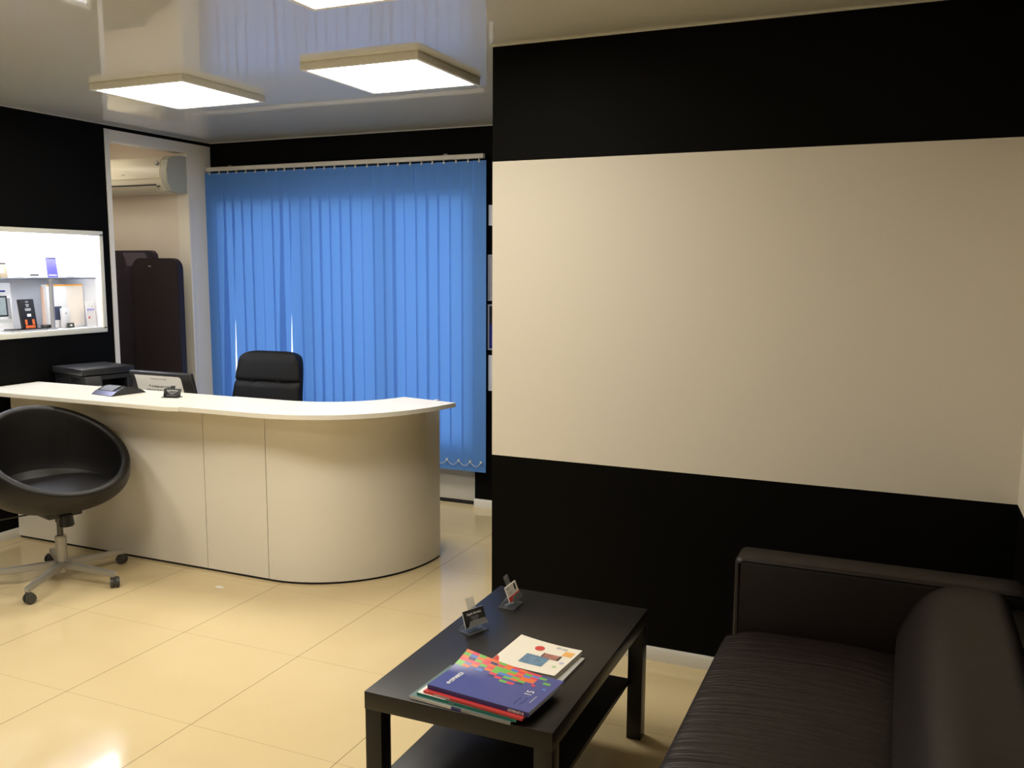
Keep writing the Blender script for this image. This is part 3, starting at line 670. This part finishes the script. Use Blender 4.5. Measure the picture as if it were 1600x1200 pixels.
# ------------------------------------------------------------------ acrylic holders with cards
def holder(loc, rz, label, tall_=.075):
    t = thing('card_holder', label, 'card holder', loc, rz)
    w = MB(); a = math.radians(22)    # leans back; front is local -Y
    # folded profile in local y,z : front lip, base, back plate
    th = .0022
    def plate(p0, p1, hw, nm):
        d = Vector((0, p1[0]-p0[0], p1[1]-p0[1])); n_ = Vector((0, -d.z, d.y)).normalized()*th
        t2 = bmesh.new(); A = [Vector((sx, p[0], p[1])) for p, sx in ((p0, -hw[0]), (p0, hw[0]), (p1, hw[1]), (p1, -hw[1]))]
        B = [x+n_ for x in A]; VA = [t2.verts.new(x) for x in A]; VB = [t2.verts.new(x) for x in B]
        t2.faces.new(VA); t2.faces.new(VB[::-1])
        for i in range(4): t2.faces.new((VA[i], VB[i], VB[(i+1) % 4], VA[(i+1) % 4]))
        w2 = MB(); w2.merge(t2); return w2.build(nm, acrylic, t)
    plate((-.030, 0), (.028, 0), (.040, .040), 'base'); plate((.028, .0), (.006, .034), (.040, .024), 'support')
    plate((-.030, .002), (-.016, .030), (.040, .040), 'front_lip') if False else plate((.006, .012), (-.028, .026), (.040, .040), 'card_ledge')
    y0, z0 = -.012, .020; l = .088
    plate((y0, z0), (y0+l*math.sin(a), z0+l*math.cos(a)), (.016, .016), 'back_tongue')
    plate((-.028, .026), (-.028+.018*math.sin(a), .026+.018*math.cos(a)), (.040, .030), 'front_lip')
    return t, a
def cards(loc, rz, label, face, n_=6, lift=.022):
    t = thing('business_cards', label, 'business cards', loc, rz); a = math.radians(22)
    c, s_ = math.cos(a), math.sin(a)
    M_ = frame((0, -.018, lift), (1, 0, 0), (0, s_, c))
    w = MB(); w.box((-.043, 0, -.004), (.043, .052, -.0006), mtx=M_); w.build('stack', paper, t)
    w = MB(); w.box((-.043, 0, -.0006), (.043, .052, 0), mtx=M_); w.build('front_card', face, t)
    return t, M_
H1 = ((-1.203, 2.455, TH), math.radians(66)); H2 = ((-1.180, 2.700, TH), math.radians(90))
holder(*H1, 'clear acrylic holder with black cards on the coffee table')
t, M_ = cards(*H1, 'black business cards in the clear holder nearer the magazines', black_ink)
text('Apple Service', .0105, M_ @ Matrix.Translation((0, .039, .0003)), white_ink, t, bold=.0002)
for i, (wd_, yy) in enumerate(((.030, .029), (.034, .025), (.024, .021), (.018, .017))): 
    w = MB(); w.box((-wd_/2, yy-.0008, 0), (wd_/2, yy+.0008, .0004), mtx=M_); w.build('small_print', grey_ink, t)
holder(*H2, 'clear acrylic holder with white cards at the far end of the coffee table')
t, M_ = cards(*H2, 'white and red business cards in the farther clear holder', paper, lift=.026)
w = MB(); w.box((-.043, .0, 0), (.043, .016, .0004), mtx=M_); w.build('red_band', red_ink, t)
w = MB(); w.prism([(.024+.006*math.cos(2*PI*i/18), .037+.012*math.sin(2*PI*i/18)) for i in range(18)], 0, .0006, 'z'); bmesh.ops.transform(w.b, matrix=M_, verts=w.b.verts); w.build('black_emblem', black_ink, t)
for (x0, x1, yy) in ((-.036, -.018, .046), (-.036, -.014, .041), (-.030, -.002, .030), (-.030, -.006, .025)):
    w = MB(); w.box((x0, yy-.0008, 0), (x1, yy+.0008, .0005), mtx=M_); w.build('small_print', grey_ink, t)

# ------------------------------------------------------------------ sofa
sf = thing('sofa', 'dark brown leather sofa against the right wall beside the coffee table', 'sofa', (-.04, 2.2, 0))
so = Vector(sf.location)
def SP(x, y, z): return (x-so.x, y-so.y, z)
Y0, Y1 = 1.15, 3.105; XF, XB = -.475, .392
def rbox(p0, p1, r, m, name, n_=4):
    return MB().box(SP(*p0), SP(*p1), r, n_).build(name, m, sf)
rbox((XF, Y1-.15, .10), (XB, Y1, .640), .022, sofa_m, 'arm'); rbox((XF, Y0, .10), (XB, Y0+.15, .640), .022, sofa_m, 'arm')
w = MB(); w.tube([SP(XF+.018, Y1-.148, .12), SP(XF+.018, Y1-.148, .622), SP(XF+.03, Y1-.148, .632), SP(XB-.03, Y1-.148, .632)], .0045, 8); w.build('arm_piping', sofa_m, sf)
rbox((XB-.10, Y0+.15, .10), (XB, Y1-.15, .60), .03, sofa_m, 'back_frame')
rbox((XF+.012, Y0+.152, .10), (XB-.10, Y1-.152, .26), .02, sofa_m, 'base')
def seatfn(c, dims, p, puff, sagx=0, nx=22):
    return None
t = bmesh.new(); bmesh.ops.create_cube(t, size=2); bmesh.ops.subdivide_edges(t, edges=t.edges[:], cuts=22, use_grid_fill=True)
sx0, sx1, sy0, sy1, sz0, sz1 = XF-.01, .20, Y0+.152, Y1-.152, .255, .415
for v in t.verts:
    c = v.co; p = 9; L_ = (abs(c.x)**p+abs(c.y)**(p*3)+abs(c.z)**p)**(1/p); x, y, z = c.x/L_*1.0, max(-1, min(1, c.y/L_)), c.z/L_
    x *= 1; zz = (sz0+sz1)/2+z*(sz1-sz0)/2
    if z > 0: zz += .028*z*(1-x*x)*(1-y**8) - .022*max(0, x)**2
    v.co = Vector(SP((sx0+sx1)/2+x*(sx1-sx0)/2, (sy0+sy1)/2+y*(sy1-sy0)/2, zz))
w = MB(); w.merge(t); w.build('seat_cushion', sofa_seat_m, sf, ang=70)
t = bmesh.new(); bmesh.ops.create_cube(t, size=2); bmesh.ops.subdivide_edges(t, edges=t.edges[:], cuts=22, use_grid_fill=True)
bz0, bz1 = .40, .652
for v in t.verts:
    c = v.co; p = 3.2; L_ = (abs(c.x)**p+abs(c.z)**p)**(1/p)/max(abs(c.x), abs(c.z), 1e-6); x, y, z = c.x/L_, c.y, c.z/L_
    zz = (bz0+bz1)/2+z*(bz1-bz0)/2; xc = .185+.055*z; hx = .125+.0*z
    xx = xc+x*hx - .006*(1-z*z)*(1-y**8)*(1 if x < 0 else 0)
    endr = 1-.05*(y**14)
    v.co = Vector(SP(min(xx, XB-.008), (sy0+sy1)/2+y*(sy1-sy0)/2, bz0+(zz-bz0)*endr))
w = MB(); w.merge(t); w.build('back_cushion', sofa_m, sf, ang=70)
for x in (XF+.05, XB-.06):
    for y in (Y0+.06, Y1-.06): MB().cyl(SP(x, y, 0), SP(x, y, .102), .02, .026).build('leg', bplastic, sf)

# ------------------------------------------------------------------ printer
pr = thing('printer', 'black multifunction printer behind the left end of the white counter', 'printer', (-4.525, 3.965, .758), math.radians(-13))
w = MB(); w.box((-.165, -.155, 0), (.165, .155, .06), .004); w.box((-.165, -.155, .06), (.02, .155, .185), .004); w.box((.02, .12, .06), (.165, .155, .185), .003); w.box((.02, -.155, .06), (.165, -.10, .185), .003); w.box((-.165, -.155, .165), (.165, .155, .19)); w.build('body', bplastic, pr)
box('scanner_lid', (-.172, -.168, .196), (.172, .168, .236), bplastic, pr, .006)
w = MB(); w.prism([(.165, .120), (.195, .090), (.195, .150), (.172, .190), (.165, .190)], -.15, -.055, 'y'); w.build('control_panel', mat('grey_black_plastic', (.035, .035, .037), .3), pr)
w = MB()
for i in range(2):
    for j in range(3): w.box((.1955, -.075-i*.02, .10+j*.015), (.197, -.065-i*.02, .106+j*.015))
w.build('button', grey_ink, pr)
w = MB(); w.box((.02, -.095, .062), (.20, .115, .070), .002); w.box((.19, -.08, .070), (.198, .10, .085), .001); w.build('output_tray', bgloss, pr)

# ------------------------------------------------------------------ monitor seen from behind, with a notice taped on it
mo = thing('monitor', 'black monitor seen from behind on the desk beside the printer', 'monitor', (-3.905, 3.945, .758))
LEAN = math.radians(15)
Mm = Matrix.Translation((0, 0, .0)) @ Matrix.Rotation(LEAN, 4, 'X')
w = MB(); w.box((-.235, -.014, .01), (.235, .014, .245), .008, 3, mtx=Mm); w.box((-.13, .0, .05), (.13, .03, .2), .01, mtx=Mm) if False else None
w.build('screen_housing', bplastic, mo)
w = MB(); w.box((-.225, .0135, .02), (.225, .0148, .235), mtx=Mm); w.build('screen', bgloss, mo)
w = MB(); w.cyl((0, .0, .004), (0, .0, .06), .02); w.box((-.1, -.07, 0), (.1, .09, .008), .003); w.build('stand', bplastic, mo)
Mp = frame((-3.905, 3.945, .758), (1, 0, 0), (0, 1, 0)) @ Mm
nt_ = thing('notice', 'white paper notice fixed on the back of the black monitor', 'notice', (-3.905, 3.945, .90))
loc_i = Matrix.Translation((0, 0, -.142))
Mn = loc_i @ Mm
w = MB(); pts = [(-.185, .02), (.160, .02), (.160, .185)] + [(.160-.02+.02*math.cos(a*PI/8), .205-.0+.02*math.sin(a*PI/8)-.0) for a in range(1, 5)] + [(-.190, .225), (-.187, .20)]
w.prism([(x, z) for x, z in pts], -.0158, -.0150, 'y'); bmesh.ops.transform(w.b, matrix=Mn, verts=w.b.verts); w.build('sheet', paper, nt_)
Mt = Mn @ frame((-.01, -.0162, .206), (1, 0, 0), (0, 0, 1)); text('Уважаемые клиенты!', .012, Mt, grey_ink, nt_)
Mt = Mn @ frame((-.01, -.0162, .158), (1, 0, 0), (0, 0, 1)); text('В нашем магазине', .0185, Mt, dark_steel_ink, nt_, bold=.0007)
Mt = Mn @ frame((-.01, -.0162, .134), (1, 0, 0), (0, 0, 1)); text('работает Wi-Fi для клиентов', .0165, Mt, dark_steel_ink, nt_, bold=.0007)

# small grey box behind, curved stand, black card holder on the counter
tag(box('paper_box', (-4.215, 3.80, .7582), (-4.15, 3.88, .875), mat('grey_card', (.5, .47, .45), .6), None, .002), 'small pale grey box between the printer and the notice', 'box')
w = MB(); pts = []
for i in range(15): t_ = i/14; pts.append((-.105+.21*t_, .002+.040*math.sin(PI*t_)**.9))
low = [(y*.93, z-.010 if z > .012 else 0) for y, z in pts[::-1]]
cs = thing('curved_stand', 'glossy black curved stand on the white counter', 'stand', (-3.91, 3.585, .907), math.radians(-8))
w.prism([(-.105, 0)] + pts + [(.105, 0)], -.088, .088, 'x'); w.build('arched_body', bgloss, cs)
w = MB(); w.prism([(y, z+.0006) for y, z in pts[2:7]] + [(y, z+.004) for y, z in pts[2:7][::-1]], -.060, .05, 'x'); w.build('top_pad', bplastic, cs)
w = MB(); w.prism([(y-.001, z+.0002) for y, z in pts[:3]] + [(y-.001, z+.0016) for y, z in pts[:3][::-1]], -.088, .088, 'x'); w.build('steel_lip', mat('reflection_tinted_steel', (.20, .20, .30), .2, metal=.8), cs)  # violet tint of the lip imitates a bluish reflection
ch = thing('card_holder', 'small black card holder on the white counter in front of the notice', 'card holder', (-3.535, 3.585, .907), math.radians(14))
Mc = Matrix.Rotation(math.radians(-20), 4, 'X')
w = MB(); w.box((-.048, -.002, .004), (.048, .004, .048), .001, mtx=Mc); w.box((-.046, -.022, 0), (.046, .03, .004), .001); w.build('body', bplastic, ch)
w = MB(); w.box((-.012, -.001, .046), (.012, .003, .064), .001, mtx=Mc); w.build('tab', bplastic, ch)
text('Apple Service', .0115, Mc @ frame((0, -.0027, .037), (1, 0, 0), (0, 0, 1)), lgrey_ink, ch, bold=.0003)
for i, (wd_, zz) in enumerate(((.05, .027), (.035, .022), (.02, .018), (.06, .010))):
    w = MB(); w.box((-wd_/2, -.0028, zz-.001), (wd_/2, -.0018, zz+.001), mtx=Mc); w.build('small_print', grey_ink, ch)

# scrap of paper on the floor
w = MB(); w.prism([(-.022, -.012), (.004, -.016), (.024, -.006), (.020, .010), (-.010, .014), (-.024, .004)], 0, .003, 'z', bev=.001)
o = w.build('paper_scrap', paper); o.location = (-3.069, 3.377, .0); tag(o, 'crumpled scrap of white paper on the floor before the desk', 'litter')

# ------------------------------------------------------------------ things in the display case
SZ = 1.5242; BZ_ = DZ0+.0122
def upright(name, label, cat, y0, y1, z0, h, m, x=-4.88, th=.010, lean=.12, group=None, rz=0, bev=.003):
    t = thing(name, label, cat, (x, (y0+y1)/2, z0), rz, group); wd = y1-y0
    Mx = Matrix.Rotation(-lean, 4, 'Y')
    w = MB(); w.box((-th/2, -wd/2, .001+th*.5*lean), (th/2, wd/2, h), bev, mtx=Mx); w.build('body', m, t); return t, Mx, wd, th
def face(t, Mx, th, y0, y1, z0, z1, m, name, e=.0006):
    w = MB(); w.box((th/2-.0002, y0, z0), (th/2+e, y1, z1), mtx=Mx); return w.build(name, m, t)
g = 'phones on the glass shelf'
t, Mx, wd, th = upright('phone', 'gold and white phone at the left end of the glass shelf', 'phone', 3.628, 3.70, SZ, .092, gold, group=g); face(t, Mx, th, -.036, .03, .080, .090, black_ink, 'dark_top_band'); face(t, Mx, th, -.012, .012, .030, .054, white_ink, 'round_mark')
t, Mx, wd, th = upright('phone', 'white phone with a thin dark line along its foot, second from the left', 'phone', 3.742, 3.80, SZ, .10, pwhite, group=g); face(t, Mx, th, -.02, .026, .003, .007, grey_ink, 'dark_foot_line')
t, Mx, wd, th = upright('phone', 'white phone with black top and bottom strips on the glass shelf', 'phone', 3.842, 3.912, SZ, .128, pwhite, group=g); face(t, Mx, th, -.019, .019, .117, .123, black_ink, 'speaker_strip', .001); face(t, Mx, th, -.030, .030, .012, .021, black_ink, 'bottom_strip', .001)
t, Mx, wd, th = upright('phone', 'violet blue phone standing on the glass shelf', 'phone', 3.975, 4.045, SZ, .126, violet, group=g); face(t, Mx, th, -.028, .033, .116, .123, black_ink, 'dark_top_band'); face(t, Mx, th, -.03, .024, .012, .018, white_ink, 'pale_bottom_band')
t, Mx, wd, th = upright('phone', 'white phone at the right end of the glass shelf', 'phone', 4.095, 4.165, SZ, .10, pwhite, group=g); face(t, Mx, th, -.028, .028, .003, .006, grey_ink, 'dark_foot_line')
# lower level
t, Mx, wd, th = upright('tablet_box', 'white box with a tablet picture at the left of the display case', 'box', 3.50, 3.745, BZ_, .285, pwhite, x=-4.93, th=.04, lean=.05); face(t, Mx, th, -.121, .082, .095, .200, tablet_grey, 'screen_picture'); face(t, Mx, th, .09, .112, .07, .195, grey_ink, 'picture_edge', .0005); face(t, Mx, th, -.121, .112, .050, .07, lgrey_ink, 'grey_band')
w = MB(); w.box((th/2, -.121, .086), (th/2+.001, .091, .095), mtx=Mx); w.box((th/2, -.121, .200), (th/2+.001, .091, .209), mtx=Mx); w.box((th/2, .082, .086), (th/2+.001, .091, .209), mtx=Mx); w.build('bezel', black_ink, t)
face(t, Mx, th, .0, .085, .232, .242, cert_blue, 'blue_label')
t, Mx, wd, th = upright('narrow_box', 'narrow black box with orange figures beside the tablet box', 'box', 3.765, 3.868, BZ_+.006, .182, black_ink, x=-4.87, th=.022, lean=.14, rz=math.radians(4)); face(t, Mx, th, -.035, .035, .006, .022, orange_ink, 'orange_foot'); face(t, Mx, th, -.034, -.018, .026, .058, orange_ink, 'orange_figure'); face(t, Mx, th, .018, .034, .026, .058, orange_ink, 'orange_figure', .0007); face(t, Mx, th, -.012, .016, .075, .092, white_ink, 'white_label')
for zz, hw in ((.165, .010), (.148, .012), (.138, .009), (.122, .022), (.114, .020)): face(t, Mx, th, -hw, hw, zz-.003, zz+.003, lgrey_ink, 'printed_line')
t = thing('tablet', 'flat silver and black tablet lying at the front of the display case', 'tablet', (-4.815, 3.745, BZ_)); box('silver_case', (-.045, -.115, 0), (.045, .115, .010), alu, t, .003); box('black_lid', (-.043, -.110, .0101), (.040, .110, .0165), bgloss, t, .002)
w = MB()
for k in range(3): w.tube([(-.0+.030*math.cos(a*PI/8+k), .036*math.sin(a*PI/8+k), .006+.008*k) for a in range(17)], .0045, 6)
o = w.build('cable', bplastic); o.location = (-4.86, 3.93, BZ_); tag(o, 'coiled black cable beside the chrome post', 'cable')
t, Mx, wd, th = upright('tablet_box', 'large white box with orange edges behind the chrome post', 'box', 3.965, 4.238, BZ_, .272, pwhite, x=-4.91, th=.045, lean=.02, rz=0)
face(t, Mx, th, -.133, .133, .262, .272, gorange, 'orange_top_edge', .0008); face(t, Mx, th, -.100, -.035, .05, .135, tablet_dark, 'screen_picture'); face(t, Mx, th, .01, .134, .012, .26, mat('pale_cream_ink', (.84, .76, .68), .5), 'cream_side'); 
w = MB(); w.box((-.0225, -.142, .002), (.0, -.1365, .26), mtx=Mx); w.build('orange_side', porange, t)
t, Mx, wd, th = upright('white_box', 'slim white box with a small dark dot right of the chrome post', 'box', 4.035, 4.095, BZ_, .125, pwhite, x=-4.855, th=.02, lean=.05); face(t, Mx, th, -.006, .004, .088, .096, grey_ink, 'dark_dot')
t, Mx, wd, th = upright('small_frame', 'tiny black label frame on the display case floor', 'label frame', 4.045, 4.095, BZ_, .032, mat('dark_olive', (.05, .05, .03), .4), x=-4.82, th=.012, lean=.2); face(t, Mx, th, -.008, .008, .012, .022, white_ink, 'white_mark')
t, Mx, wd, th = upright('white_card', 'white leaning card with violet heading at the right end of the display case', 'card', 4.165, 4.236, BZ_, .165, pwhite, x=-4.785, th=.008, lean=.10); face(t, Mx, th, -.028, .028, .105, .118, mat('violet_ink', (.40, .38, .75), .4), 'violet_heading'); face(t, Mx, th, -.022, -.010, .055, .068, red_ink, 'red_dot'); face(t, Mx, th, .012, .022, .13, .135, grey_ink, 'small_mark')
